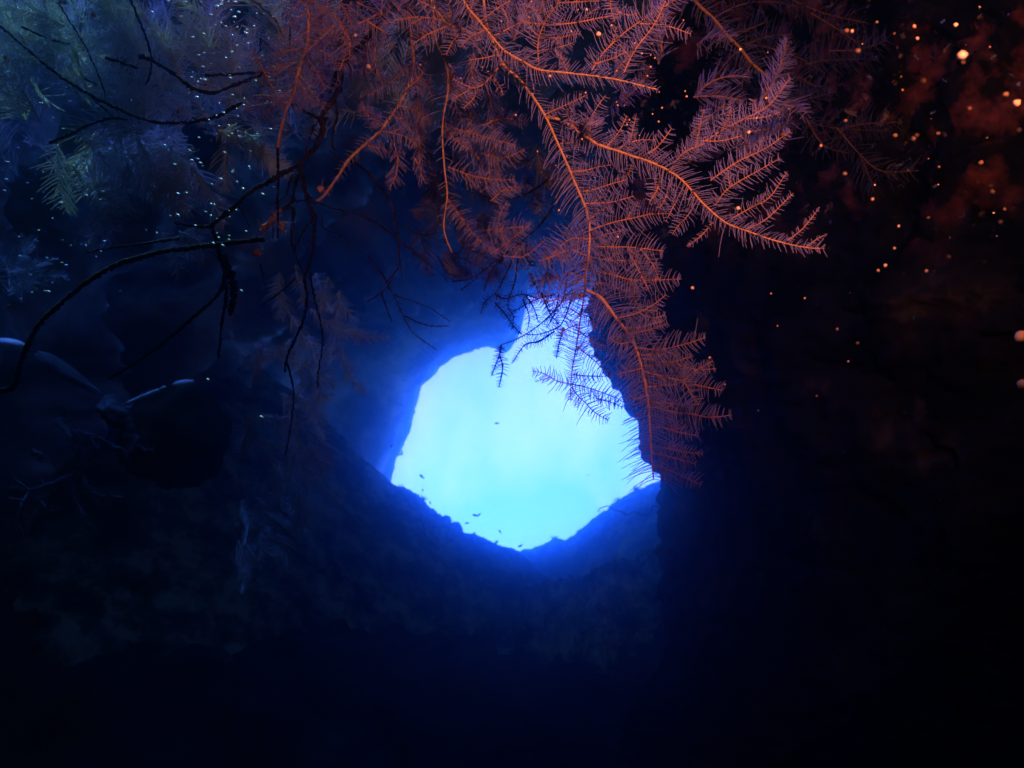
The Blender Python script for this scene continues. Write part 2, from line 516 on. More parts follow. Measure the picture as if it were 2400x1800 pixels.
def twigs(P, T, L, d, root, n, ln, side=None, t0=0.1, t1=0.95, fl=28, fs=8, r=1.8, lean=0.6, stem_mat=None, frond_mat=None, spread=0.25, fr=1.1):
    """extra side branches growing off a limb, each with its own fronds"""
    s = d / F
    N0 = np.array(tuple(w(0, 1, 0)))
    for i in range(n):
        t = t0 + (t1 - t0) * (i + random.random() * 0.6) / n
        a = min(int(t * (len(P) - 1)), len(P) - 1)
        s0 = np.cross(T[a], N0); s0 /= np.linalg.norm(s0)
        sd = side if side else random.choice((-1, 1))
        le = random.gauss(lean, spread)
        out = random.gauss(0, 0.4)
        dr = (s0 * sd * math.cos(out) + N0 * math.sin(out)) * math.cos(le) + T[a] * math.sin(le)
        l = ln * s * random.uniform(0.6, 1.15)
        c = random.uniform(-0.1, 0.4)
        pts = [P[a] + dr * l * u + T[a] * l * c * u * u + rng.normal(0, 0.012 * l, 3) * u for u in np.linspace(0, 1, 5)]
        Q, LL = smooth_line(pts, 5 * s)
        TT = np.gradient(Q, axis=0); TT /= np.linalg.norm(TT, axis=1)[:, None] + 1e-12
        mb = MB(); mb.tube(Q, np.linspace(r, r * 0.45, len(Q)) * s, 4)
        o = mb.build('twig', stem_mat or M_branch, root)
        if fl:
            fm = MB()
            fronds(fm, Q, TT, LL, s, fs * s, fl * s, fr * s, 0.5, (1, -1), 0.4)
            fm.build('fronds', frond_mat or M_frond, o)

def side(pts, d, root, f, r=1.7, lift=0.35, extra=None, **kw):
    P, T, L, o = limb(pts, d, r, r * 0.5, root, 'branch', fl=f, fs=7, lean=random.uniform(0.1, 0.35), lift=lift, **kw)
    s = 1 / F
    fm = MB(); fronds(fm, P, T, L, s, 14 * s, f * 0.95 * s, 1.2 * s, 0.15, (1, -1), 0.9, 'plume'); fm.build('fronds', M_frond, o)
    px = L * F
    n = int(px / 120) if extra is None else extra
    if n > 0 and f >= 22: twigs(P, T, L, 1.0, root, n, 42 if px > 120 else 28, t0=0.15, t1=0.8, fl=f * 0.5, fs=6, r=1.3, lean=0.7)
# -- A: the long stem hanging down in front of the opening
A = colony('black_coral', 'orange feathery coral with a long stem hanging down in front of the bright opening', 'coral')
top_ext = [(1120, -420), (1130, -200), (1135, 20)]
dA = 1.0
depA = lambda y: 1.0 + 0.22 * max(0.0, min(1.0, (y - 600) / 300))
P, T, L, o = limb(top_ext + [(1160,110),(1183,155),(1216,184),(1252,231),(1281,278),(1306,333),(1332,391),(1353,441),(1375,495),(1382,535),(1380,597),(1373,633),(1370,687),(1359,755),(1350,817),(1342,860),(1337,907)],
     depA, 4.8, 1.7, A, 'stem', fl=0)
def part_of(P, T, y0, y1):
    Z = []
    for p in P:
        v = Vector(p); c = Vector((v.x, v.y * CP + v.z * SP, -v.y * SP + v.z * CP))
        Z.append(900 - c.z / c.y * F)
    Z = np.array(Z); m = (Z >= y0) & (Z <= y1)
    return P[m], T[m]
def comb(P, T, y0, y1, d, root_part, fl, fs, sides, lean=0.5, env='none', lift=0.35, frond_mat=None, fr=1.25, curve=0.35):
    s = d / F
    p, t = part_of(P, T, y0, y1)
    if len(p) < 3: return
    L = np.linalg.norm(np.diff(p, axis=0), axis=1).sum()
    fm = MB(); fronds(fm, p, t, L, s, fs * s, fl * s, fr * s, lean, sides, lift, env, curve)
    fm.build('fronds', frond_mat or M_frond, root_part)
comb(P, T, 150, 330, dA, o, 34, 8, (1, -1))
comb(P, T, 330, 700, dA, o, 62, 6, (1, -1), 0.35, lift=0.5)
comb(P, T, 330, 700, dA, o, 50, 12, (1, -1), 0.2, lift=0.9)
comb(P, T, 690, 910, dA, o, 46, 5.5, (1, -1), -0.35, env='tip', curve=-0.2, lift=0.4)
PA, TA = P, T
sideA = [
 ([(1277,268),(1335,242),(1379,221)], 24), ([(1313,336),(1347,334),(1376,327)], 24), ([(1336,404),(1370,400),(1403,391),(1437,386)], 30),
 ([(1358,450),(1392,444),(1426,433),(1471,420)], 38), ([(1367,477),(1403,476),(1437,473),(1487,459)], 38), ([(1381,540),(1437,521),(1480,512),(1525,502),(1562,501)], 42),
 ([(1376,520),(1408,494),(1440,480)], 25), ([(1383,562),(1415,551),(1464,538)], 30), ([(1384,577),(1426,579),(1471,579),(1512,583),(1557,589)], 46), ([(1383,605),(1440,610),(1500,612),(1540,618)], 40),
 ([(1379,633),(1433,643),(1480,656),(1541,656),(1599,654)], 44), ([(1375,658),(1422,665),(1462,680),(1500,672)], 34), ([(1476,654),(1480,687),(1502,730)], 24),
 ([(1480,600),(1500,640),(1520,680)], 26), ([(1500,583),(1530,620),(1545,660)], 24),
 ([(1368,650),(1330,640),(1290,655),(1240,655)], 42), ([(1375,600),(1335,585),(1300,600),(1262,612)], 42), ([(1378,560),(1340,560),(1310,580),(1285,610)], 40),
 ([(1368,690),(1330,690),(1290,705),(1250,690)], 34), ([(1362,740),(1330,720),(1300,728)], 30), ([(1355,760),(1330,770),(1305,790)], 24),
 ([(1360,735),(1385,745),(1400,770)], 26), ([(1356,775),(1390,800),(1420,815)], 24),
 ([(1351,811),(1371,827),(1393,845),(1411,862),(1435,878)], 26), ([(1344,878),(1371,881),(1410,882),(1440,881)], 18),
 ([(1337,900),(1306,893),(1281,878),(1262,872),(1245,871)], 26), ([(1339,900),(1368,906),(1397,915),(1444,933),(1469,947)], 34),
 ([(1339,907),(1352,925),(1368,940),(1397,969),(1429,987)], 30), ([(1337,910),(1337,940)], 16), ([(1397,934),(1430,942),(1460,955)], 18)]
for pts, f in sideA:
    d0 = depA(pts[0][1]); side(pts, (d0, d0 + random.uniform(-.05, .05)), A, f)

# -- B: the second stem that turns down along the dark wall
B = colony('black_coral', 'orange plume coral hanging along the dark rock edge right of the opening', 'coral')
P, T, L, o = limb([(1375,680),(1408,698),(1444,745),(1473,784),(1494,824),(1509,882),(1518,936),(1523,998),(1527,1070),(1532,1125)], (1.015, 0.96), 5.0, 1.8, B, 'stem', fl=0)
comb(P, T, 690, 1130, 1.02, o, 62, 5.5, (1, -1), 0.2, lift=0.45, curve=0.25)
comb(P, T, 700, 1100, 1.02, o, 50, 7, (-1,), 0.1, lift=0.9, curve=0.3)
sideB = [
 [(1461,768),(1499,767),(1555,752)], [(1468,781),(1495,779),(1533,770),(1567,757)], [(1495,815),(1531,819),(1567,816),(1610,805),(1655,791)],
 [(1502,832),(1543,832),(1562,825)], [(1505,839),(1555,849),(1591,845),(1625,833)], [(1508,858),(1572,854),(1591,856),(1634,866),(1680,864)],
 [(1509,871),(1548,881),(1584,889),(1627,901),(1695,916)], [(1514,907),(1555,903),(1591,899),(1627,871),(1671,846)],
 [(1518,930),(1555,922)], [(1519,940),(1555,945),(1591,949),(1627,960)], [(1519,950),(1555,960),(1591,967),(1627,971),(1661,978),(1716,973)],
 [(1523,1001),(1562,1004),(1591,1013),(1637,1022)], [(1525,1047),(1567,1051),(1603,1059),(1649,1065)], [(1527,1063),(1579,1073),(1632,1088)],
 [(1530,1088),(1591,1112),(1647,1138)], [(1507,863),(1471,871),(1444,878)], [(1518,925),(1490,935),(1470,920)], [(1485,800),(1450,805),(1425,790)],
 [(1600,890),(1625,930),(1638,950)], [(1500,735),(1530,745),(1560,738)], [(1450,745),(1490,735),(1530,715),(1562,690)]]
for i, pts in enumerate(sideB):
    side(pts, (0.98, 0.98 + random.uniform(-.05, .05)), B, 26 if i not in (2, 6, 10) else 42)

# -- C: the long branch that runs out to the right
Cc = colony('black_coral', 'long orange coral branch reaching out over the dark water with bright curved tip', 'coral')
P, T, L, o = limb([(1281,275),(1306,279),(1331,291),(1349,302),(1381,325),(1403,339),(1449,354),(1483,366),(1528,381),(1562,397),(1596,420),(1627,453),(1652,481),(1700,521),(1745,539),(1817,564),(1889,580),(1933,582)],
     (1.0, 0.92), 4.6, 1.2, Cc, 'stem', fl=44, fs=6, lean=0.35, skip=0.06, env='tip', lift=0.5)
fm = MB(); fronds(fm, P, T, L, 1, 12 * dA / F, 48 * dA / F, 1.2 * dA / F, 0.3, (1, -1), 0.9); fm.build('fronds', M_frond, o)
sideC = [([(1383,322),(1383,295),(1388,273),(1399,252),(1420,222)], 36), ([(1471,358),(1480,318),(1492,266)], 14), ([(1600,358),(1650,332),(1690,307),(1745,278),(1803,246),(1853,181)], 40),
 ([(1571,401),(1584,377),(1607,356),(1652,336)], 26), ([(1665,423),(1727,380),(1795,347),(1853,307)], 30), ([(1676,481),(1708,441),(1781,398),(1830,370)], 28), ([(1712,514),(1763,485),(1803,463),(1846,401)], 22),
 ([(1745,539),(1795,514),(1860,452)], 16), ([(1846,564),(1882,535),(1922,485)], 12), ([(1889,580),(1915,560),(1940,548)], 8),
 ([(1548,408),(1541,442),(1521,476)], 30), ([(1571,431),(1559,465),(1546,490)], 28), ([(1627,460),(1616,499),(1589,530),(1575,551)], 28), ([(1670,521),(1643,553),(1609,578)], 12),
 ([(1440,352),(1490,330),(1540,328)], 26), ([(1500,370),(1540,345),(1575,300)], 28), ([(1420,345),(1450,310),(1470,270)], 22), ([(1360,310),(1380,285),(1410,290)], 26),
 ([(1349,302),(1330,265),(1345,240)], 22), ([(1630,345),(1640,300),(1650,255)], 22), ([(1640,330),(1690,330),(1740,318)], 24), ([(1690,307),(1710,270),(1712,235)], 22), ([(1745,278),(1790,275),(1830,262)], 18),
 ([(1600,440),(1585,470),(1560,520)], 24), ([(1480,385),(1470,410),(1440,420)], 22)]
for pts, f in sideC:
    side(pts, (0.98, 0.97 + random.uniform(-.07, .07)), Cc, f)

# -- D: the arch across the top middle
Dd = colony('black_coral', 'brightest orange coral arching across the top with tall upright plumes', 'coral')
P, T, L, o = limb([(1020,-330),(1050,-150),(1075,-40),(1089,7),(1125,51),(1154,87),(1183,119),(1227,145),(1263,163),(1324,170),(1415,181),(1469,192),(1541,210)], (0.95, 0.93), 5.0, 1.5, Dd, 'stem', fl=42, fs=6, lean=0.5, skip=0.15, lift=0.5)
fm = MB(); fronds(fm, P, T, L, 1, 12 * .95 / F, 44 * .95 / F, 1.2 * .95 / F, 0.3, (1, -1), 0.9); fm.build('fronds', M_frond, o)
sideD = [([(1263,159),(1261,101),(1274,58),(1295,25),(1310,0),(1320,-40)], 40), ([(1386,166),(1415,123),(1469,72),(1523,36),(1570,7),(1620,-30)], 44), ([(1462,170),(1487,119),(1523,72),(1545,36),(1560,0)], 34),
 ([(1281,58),(1342,54),(1415,40),(1460,30)], 34), ([(1278,58),(1234,52),(1215,45)], 28), ([(1292,29),(1252,22),(1226,7)], 26), ([(1303,7),(1360,4),(1407,2)], 26), ([(1263,119),(1306,112),(1342,101)], 26),
 ([(1262,90),(1310,88),(1360,78)], 26), ([(1183,123),(1144,134),(1097,141)], 30), ([(1125,51),(1162,22),(1197,0)], 34), ([(1154,87),(1195,65),(1230,48)], 30), ([(1140,70),(1105,85),(1080,110)], 28),
 ([(1328,168),(1317,137),(1300,120)], 18), ([(1500,55),(1560,60),(1620,80)], 30), ([(1430,0),(1432,20),(1440,50)], 22), ([(1435,20),(1470,35),(1500,30)], 24), ([(1395,150),(1440,135),(1470,120)], 24)]
for pts, f in sideD:
    side(pts, (0.95, 0.93 + random.uniform(-.06, .06)), Dd, f, r=1.9)

# -- E: paler plumes left of the arch
E = colony('black_coral', 'brown and orange coral plumes left of the arching orange stem, with small drooping sprays', 'coral')
limb([(960,-250),(990,-80),(1010,0),(1035,40),(1053,58),(1086,69),(1120,90)], (1.05, 1.0), 4.5, 2, E, 'stem', fl=40, fs=6.5)
for pts, f in [([(1050,61),(1003,80),(966,105)], 30), ([(1035,47),(974,40),(898,56)], 34), ([(1020,20),(980,0),(940,-20)], 30), ([(1183,140),(1162,166),(1136,195),(1111,206),(1089,199),(1060,184)], 26),
               ([(1111,206),(1080,222),(1060,235)], 18), ([(1120,200),(1110,230),(1085,255)], 20), ([(1150,180),(1170,200),(1180,225)], 18), ([(1086,69),(1110,100),(1130,125)], 30), ([(1086,66),(1060,100),(1045,130)], 26)]:
    side(pts, (1.02, 1.0 + random.uniform(-.05, .05)), E, f)

# -- F: thin pinkish stem hanging in the middle
Ff = colony('black_coral', 'slender pinkish stem hanging left of the long orange stem, with faint side sprays', 'coral')
limb([(1000,-300),(1010,-100),(1016,30),(1021,94),(1046,152),(1050,210),(1039,275),(1037,325),(1042,398),(1048,456),(1040,524),(1046,560),(1060,593)], (1.12, 1.15), 4.0, 1.5, Ff, 'stem', fl=26, fs=16, skip=0.5, lift=0.8)
for pts, f in [([(1042,289),(1089,307),(1133,293)], 34), ([(1049,391),(1107,412),(1162,421),(1209,420)], 34), ([(1050,467),(1089,521),(1125,564),(1169,593)], 26), ([(1089,307),(1150,325),(1210,340)], 34),
               ([(1133,293),(1180,278),(1240,285)], 30), ([(1140,540),(1180,535),(1240,530)], 32), ([(1130,360),(1180,370),(1230,350)], 30), ([(1150,470),(1190,440),(1230,440)], 26), ([(1150,595),(1200,560),(1250,520)], 28),
               ([(1180,560),(1170,510),(1190,470)], 24), ([(1045,300),(1070,330),(1100,350)], 26), ([(1180,600),(1230,600),(1280,560)], 30)]:
    side(pts, (1.15, 1.15 + random.uniform(-.08, .1)), Ff, f, r=1.3, lift=0.6)

# -- G: stem at upper centre-left curving down to the dark twigs
G = colony('black_coral', 'rust red stem curving down and left into thin dark twigs', 'coral')
P, T, L, o = limb([(930,-300),(950,-60),(962,60),(966,105),(970,145),(959,195),(934,246),(890,307),(854,340),(818,374),(793,412),(762,455),(739,476)], (1.15, 1.25), 4.5, 3.2, G, 'stem', fl=26, fs=10, skip=0.3, lift=0.8)
for pts, f in [([(934,246),(985,265),(1020,290)], 30), ([(950,210),(985,180),(1000,140)], 30), ([(960,170),(1000,200),(1020,250)], 32), ([(890,307),(950,320),(980,345)], 32), ([(900,290),(860,270),(850,235)], 26), ([(958,150),(930,180),(880,215),(840,230)], 28),
               ([(920,270),(960,290),(1000,330)], 30), ([(860,340),(900,350),(950,360)], 26)]:
    side(pts, (1.17, 1.2 + random.uniform(-.08, .1)), G, f, r=1.3, lift=0.7)

# -- H: pinkish fuzzy mass at top left-centre
H = colony('black_coral', 'dense pinkish fuzzy coral left of the rust red stem, thinning to a bare tip', 'coral')
P, T, L, o = limb([(728,-300),(722,-80),(720,0),(723,54),(720,101),(698,174),(687,224),(673,253),(658,307),(651,347)], (1.1, 1.15), 5, 3, H, 'stem', fl=44, fs=5, skip=0.25, lift=0.7, lean=0.6)
twigs(P, T, L, 1.12, H, 16, 95, t0=0.42, t1=0.85, fl=38, fs=6)
limb([(593,119),(615,163),(651,224),(676,246)], 1.08, 2, 1.5, H, 'branch', fl=26, fs=8)
limb([(651,347),(652,420),(651,480),(652,560)], 1.15, 3.2, 2.2, H, 'branch', stem_mat=M_dark, fl=0, jag=0.4)
for _ in range(12):
    x = random.uniform(740, 900); y = random.uniform(-40, 90)
    a = random.uniform(0.3, 2.6)
    limb([(x, y), (x + 60 * math.cos(a), y + 40 * math.sin(a)), (x + 110 * math.cos(a + .2), y + 90 * math.sin(a))], 1.15 + random.uniform(-.1, .15), 2.2, 1, H, 'branch', fl=40, fs=6, lift=0.8)
limb([(900,40),(860,90),(820,130),(790,170),(775,215)], 1.2, 7, 6, H, 'branch', stem_mat=M_dark, fl=26, fs=6, frond_mat=M_frond)

# -- I: dim coral at the upper right
I = colony('black_coral', 'shadowy brown coral fanning out at the upper right behind the orange branches', 'coral')
P, T, L, o = limb([(1540,-250),(1590,-80),(1629,0),(1672,43),(1705,83),(1734,112),(1763,148),(1803,184),(1824,206)], (2.0, 2.1), 5, 3, I, 'stem', fl=44, fs=6, skip=0.3, lift=0.7)
sideI = [[(1676,40),(1727,14),(1799,4),(1870,15)], [(1745,105),(1803,85),(1860,80)], [(1745,105),(1803,112),(1875,137),(1933,170)], [(1813,174),(1871,181),(1915,203),(1950,190)], [(1824,206),(1889,278),(1962,300),(2088,307)],
 [(1962,300),(2016,362),(2070,401),(2179,398)], [(1817,-20),(1925,29),(2034,54)], [(1943,119),(2016,116),(2081,94)], [(1890,150),(1950,140),(2060,140)], [(1889,278),(1930,340),(1990,360)], [(1980,300),(2030,290),(2130,285)],
 [(1734,112),(1700,150),(1670,190)], [(1720,100),(1690,70),(1660,90)], [(1850,240),(1900,230),(1960,215)], [(2016,362),(2040,420),(2060,450)], [(1900,30),(1950,60),(2010,100)], [(1763,148),(1740,190),(1745,230)], [(1705,83),(1750,70),(1800,50)]]
for pts in sideI:
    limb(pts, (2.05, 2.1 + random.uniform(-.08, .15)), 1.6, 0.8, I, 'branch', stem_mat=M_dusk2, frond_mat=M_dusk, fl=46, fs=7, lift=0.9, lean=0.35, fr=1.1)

# -- J: dark twigs silhouetted against the opening
J = colony('black_coral', 'blue black twiggy coral silhouetted against the upper left of the bright opening', 'coral')
dJ = 1.3
limb([(1330,430),(1317,433),(1299,480),(1263,530),(1222,566),(1190,590),(1170,620)], dJ, 3.0, 2.2, J, 'stem', stem_mat=M_dark, fl=0)
for pts, f, sk in [([(1215,560),(1200,610),(1180,654),(1165,683),(1142,702),(1133,713),(1127,737)], 16, .4), ([(1222,566),(1212,620),(1207,659),(1190,715),(1203,740),(1200,773)], 16, .4),
   ([(1330,640),(1320,700),(1299,728),(1272,755),(1241,778),(1208,796),(1172,809)], 12, .35), ([(1174,811),(1169,836),(1152,880)], 13, 0), ([(1172,836),(1178,862),(1169,909)], 17, 0),
   ([(1340,700),(1317,758),(1290,775),(1259,784),(1234,784)], 22, .2), ([(1299,777),(1263,800),(1230,809),(1199,853)], 14, 0), ([(1321,768),(1310,807),(1304,840)], 16, 0), ([(1161,710),(1187,740),(1208,769),(1223,784)], 14, 0),
   ([(1300,690),(1263,700),(1234,713),(1203,731)], 14, 0), ([(1180,600),(1150,640),(1133,684)], 10, 0), ([(1160,690),(1185,700),(1225,690),(1262,701)], 12, 0), ([(1240,640),(1262,680),(1290,720)], 20, 0),
   ([(1230,690),(1250,720),(1262,755)], 18, 0), ([(1270,690),(1290,735),(1310,760)], 22, 0), ([(1310,690),(1300,735),(1280,770)], 22, 0), ([(1225,700),(1240,740),(1236,775)], 16, 0)]:
    limb(pts, (dJ, dJ + random.uniform(-.1, .15)), 2.3, 1.1, J, 'branch', stem_mat=M_dark, frond_mat=M_dark, fl=f, fs=6.5, skip=sk, fr=1.0, lift=0.6)

# -- K: bare black branches on the left
K = colony('dead_coral', 'thickest bare black branch, curving down to the left with many forked twigs', 'coral')
dk = 1.25
kk = dict(stem_mat=M_dark, fl=0, jag=0.9)
limb([(840,-350),(820,-100),(805,60),(800,150),(796,200),(784,229),(766,254),(753,275),(757,302),(744,340),(716,370),(698,388),(660,408),(626,428),(592,446),(556,478),(527,503),(497,530),(508,562),(515,600),(527,636),(521,672),(500,703),(452,745),(398,792),(325,846),(253,889)], dk, 9.5, 3.0, K, 'stem', **kk)
for pts, r in [([(497,530),(470,532),(407,523)], 4), ([(766,280),(730,270),(690,245),(651,240),(600,232)], 4), ([(698,388),(710,415),(716,453),(728,489),(737,516),(737,534),(733,590),(721,627),(714,650),(719,703),(710,753),(692,794),(674,835),(667,873)], 5),
    ([(673,850),(687,907),(684,980),(669,1070)], 2.6), ([(700,412),(690,440),(683,473),(655,490)], 4.5), ([(726,636),(737,697),(755,771),(755,816),(746,871),(744,912)], 2.6), ([(683,473),(720,470),(740,478)], 2.5),
    ([(655,490),(685,487),(688,510),(682,560),(692,590)], 4.5), ([(720,455),(742,474),(790,490),(854,506),(908,542),(960,585)], 2.4), ([(739,500),(720,530),(700,560),(690,590),(706,630),(716,660)], 3),
    ([(753,275),(735,300),(720,340),(710,380)], 3), ([(784,229),(790,280),(782,300),(780,340),(790,355)], 3), ([(685,410),(672,450),(655,470),(640,480)], 2.5), ([(556,478),(575,510),(585,535)], 2), ([(640,500),(640,560)], 2),
    ([(527,636),(530,700),(520,760),(512,840)], 4.5), ([(692,654),(650,690),(605,720)], 2.6), ([(610,620),(620,660),(626,680)], 2.4), ([(755,511),(758,534),(805,556),(862,600),(911,663)], 2)]:
    limb(pts, (dk, dk + random.uniform(-.05, .1)), r, r * 0.6, K, 'branch', **kk)
# knotty thickened red-brown pieces on the twigs
for pts, r in [([(520,600),(545,660),(548,700),(540,740)], 11), ([(600,590),(610,600)], 12), ([(612,545),(645,505),(660,490)], 7), ([(748,445),(760,440)], 8), ([(655,520),(668,545)], 7)]:
    limb(pts, dk, r, r * 0.6, K, 'knot', stem_mat=M_branch if r != 11 else M_dark, fl=24 if r != 11 else 14, fs=4, lift=1.0, jag=1.5)

K2 = colony('dead_coral', 'long thick black branch arching down the far left side towards the pale shell', 'coral')
limb([(620,560),(500,575),(393,588),(344,600),(271,622),(199,665),(145,709),(90,763),(54,835),(33,904),(0,915),(-60,918)], 1.1, 5.5, 6.5, K2, 'stem', **kk)
limb([(420,560),(358,568),(270,580),(199,592)], 1.1, 3.5, 2, K2, 'branch', **kk)
K3 = colony('dead_coral', 'thin black branches crossing the blue fuzz at the top left corner', 'coral')
dk3 = 1.35
limb([(-60,20),(0,61),(72,123),(145,181),(235,235),(344,282),(416,288),(495,277),(540,255),(570,240)], dk3, 2.4, 4.5, K3, 'stem', **kk)
for pts, r in [([(300,-30),(307,0),(333,65),(354,130),(350,180),(340,200)], 3.2), ([(325,133),(345,137),(398,166),(452,206),(499,217),(561,195),(593,181),(640,172),(680,165)], 5), ([(137,7),(203,116),(239,199),(246,231)], 2),
    ([(116,336),(163,315),(215,290),(268,278),(300,282)], 3.5), ([(248,135),(325,160)], 3.5), ([(50,62),(110,90)], 2.5), ([(125,95),(165,103)], 3), ([(480,178),(600,170),(670,168)], 3.5), ([(200,185),(230,200)], 2),
    ([(215,230),(268,278)], 2.2), ([(590,0),(640,40),(665,90)], 2), ([(680,45),(680,100),(678,150)], 2.6), ([(610,90),(610,120)], 2)]:
    limb(pts, (dk3, dk3 + random.uniform(-.03, .06)), r, r * 0.7, K3, 'branch', **kk)
K4 = colony('dead_coral', 'thin dark hanging twigs with spiny tips, left of the bright opening', 'coral')
dk4 = 1.3
limb([(780,370),(810,380),(836,383),(880,423),(912,470),(927,517),(936,593),(937,615),(919,647),(898,683),(854,712)], dk4, 3.4, 1.8, K4, 'stem', **kk)
for pts, r, f in [([(894,687),(905,720),(919,755)], 2.6, 0), ([(862,600),(890,636),(927,701),(945,741),(970,781),(1024,821)], 2.0, 9), ([(948,741),(1002,763),(1053,764)], 1.8, 7), ([(920,690),(1000,719),(1057,755)], 1.5, 5),
    ([(937,615),(945,660)], 1.5, 0), ([(960,585),(1020,630),(1050,660)], 1.6, 6), ([(830,500),(884,525),(929,556),(1000,611)], 2, 0), ([(952,530),(985,550),(1030,545)], 2.2, 0), ([(1040,560),(1060,590),(1090,610)], 2, 6),
    ([(1060,660),(1110,650),(1170,605)], 2, 9), ([(1080,680),(1120,650)], 1.6, 5), ([(1025,600),(1050,640),(1100,650)], 1.8, 7), ([(1288,417),(1256,442),(1200,465),(1130,460)], 3.0, 0)]:
    limb(pts, (dk4, dk4 + random.uniform(-.05, .08)), r, r * 0.5, K4, 'branch', stem_mat=M_dark, frond_mat=M_dark, fl=f, fs=9, fr=0.9, jag=0.3)

# -- L: blurred grey-blue plumes filling the top left
def plume_cloud(label, region, n, d, ang, ln, fl, seed, m=M_pale, stem=None, n_tw=0, group='pale blue coral plumes on the left'):
    random.seed(seed)
    e = colony('pale_coral', label, 'coral', group)
    x0, y0, x1, y1 = region
    for i in range(n):
        x = random.uniform(x0, x1); y = random.uniform(y0, y1)
        a = ang + random.gauss(0, 0.35)
        l = ln * random.uniform(0.6, 1.25)
        b = random.gauss(0, 0.35)
        pts = [(x + l * u * math.cos(a + b * u), y - l * u * math.sin(a + b * u)) for u in (0, .35, .7, 1)]
        limb(pts, (d[0] + random.random() * (d[1] - d[0]), d[0] + random.random() * (d[1] - d[0])), 2.2, 1.1, e, 'branch', stem_mat=stem or m, frond_mat=m, fl=fl, fs=4.5, fr=1.3, lift=0.9, lean=0.7)
    return e
plume_cloud('soft grey blue coral plumes filling the top left corner', (20, 40, 340, 330), 40, (1.4, 1.7), 2.2, 170, 58, 1)
plume_cloud('soft grey blue coral plumes hanging below the crossing black branch', (60, 280, 480, 400), 26, (1.5, 1.9), -1.3, 130, 55, 2)
plume_cloud('brownish blue coral plumes between the crossing branches and the fuzzy pink coral', (340, 40, 680, 300), 34, (1.45, 1.75), 2.0, 130, 50, 3)
plume_cloud('pale spray of coral pointing down right beneath the crossing black branch', (440, 260, 600, 340), 9, (1.35, 1.5), -0.75, 120, 40, 4)
plume_cloud('curved wispy coral spray low on the left, ending above the broken branch', (200, 380, 260, 450), 6, (1.5, 1.7), -1.0, 140, 30, 5)
plume_cloud('blue grey coral tuft around the forked black twig', (370, 540, 450, 600), 7, (1.3, 1.4), -0.4, 80, 26, 6)
plume_cloud('faint blue coral fuzz at the top centre behind the orange plumes', (660, 60, 960, 330), 30, (1.5, 1.9), 1.9, 130, 50, 7)
plume_cloud('faint purple coral fuzz behind the slender pinkish stem', (960, 300, 1300, 620), 22, (1.4, 1.8), -1.2, 110, 36, 8, m=M_dusk)
plume_cloud('dim coral tuft at the left edge above the pale shell', (-10, 640, 60, 720), 8, (2.0, 2.3), 0.9, 110, 30, 9, m=M_dimfrond)
plume_cloud('blue feathered coral standing on the lower left slope', (560, 900, 740, 1210), 34, (2.2, 2.7), -1.0, 110, 28, 10, m=M_dimfrond)
plume_cloud('lowest blue feathered coral on the lower left slope', (540, 1210, 690, 1320), 16, (2.2, 2.7), -1.0, 90, 24, 11, m=M_dimfrond)
plume_cloud('faint blue coral curtain left of the opening under the bare twigs', (590, 620, 820, 880), 22, (2.3, 2.9), -1.5, 130, 28, 12, m=M_dimfrond)
plume_cloud('distant blue grey coral thicket behind everything at the top left', (-60, 20, 760, 420), 46, (2.2, 2.7), 1.6, 130, 44, 20)
gr_ = 'salmon coral fuzz behind the orange branches'
plume_cloud('dense salmon coral fuzz along the top edge behind the orange arch', (820, -30, 1300, 110), 18, (1.1, 1.3), 1.7, 120, 40, 21, m=M_frond, stem=M_branch, group=gr_)
plume_cloud('salmon coral fuzz between the pinkish stem and the long orange stem', (900, 110, 1180, 380), 16, (1.15, 1.35), -1.3, 100, 34, 22, m=M_frond, stem=M_branch, group=gr_)
plume_cloud('dusky coral fuzz in the gap between the arch and the branch reaching right', (1380, 20, 1640, 330), 9, (1.4, 1.7), 0.7, 110, 38, 23, m=M_frond, stem=M_branch, group=gr_)
plume_cloud('dusky coral fuzz above the tip of the branch reaching right', (1560, 200, 1820, 400), 9, (1.3, 1.6), 0.5, 120, 40, 24, m=M_frond, stem=M_branch, group=gr_)
plume_cloud('pinkish coral fuzz left of the rust red stem at the top edge', (640, -20, 900, 150), 18, (1.2, 1.4), -1.8, 110, 40, 25, m=M_frond, stem=M_branch, group=gr_)
random.seed(99)

# ---------------------------------------------------------------- lower-left stones and growth
def blob(name, cx, cy, d, rx, ry, rd, ang, m, parent=None, nv=28, pw=1.0, bump=0.05, taper=0.0, sc=4):
    """smooth lump, sizes in photo pixels at that depth; ang in picture plane"""
    s = d / F
    c = Vector(((cx - 1200) * s, d, (900 - cy) * s))
    v = []; f = []
    ca, sa = math.cos(ang), math.sin(ang)
    for i in range(nv + 1):
        ph = math.pi * i / nv
        for j in range(nv * 2):
            th = math.pi * j / nv
            x = -math.cos(ph); rr = math.sin(ph) ** pw
            k = 1 - taper * (x + 1) / 2
            q = Vector((x, rr * math.cos(th), rr * math.sin(th)))
            n = 1 + bump * noise.fractal(q * sc + Vector((cx, cy, 0)), 1, 2, 3)
            X = x * rx * s * n; Z = rr * math.cos(th) * ry * s * k * n; Y = rr * math.sin(th) * rd * s * k * n
            v.append(w(c.x + X * ca - Z * sa, c.y + Y, c.z + X * sa + Z * ca))
    k = nv * 2
    for i in range(nv):
        for j in range(k):
            a = i * k + j; b = i * k + (j + 1) % k
            f.append((a, b, b + k, a + k))
    return mesh_obj(name, v, np.array(f), m, parent)

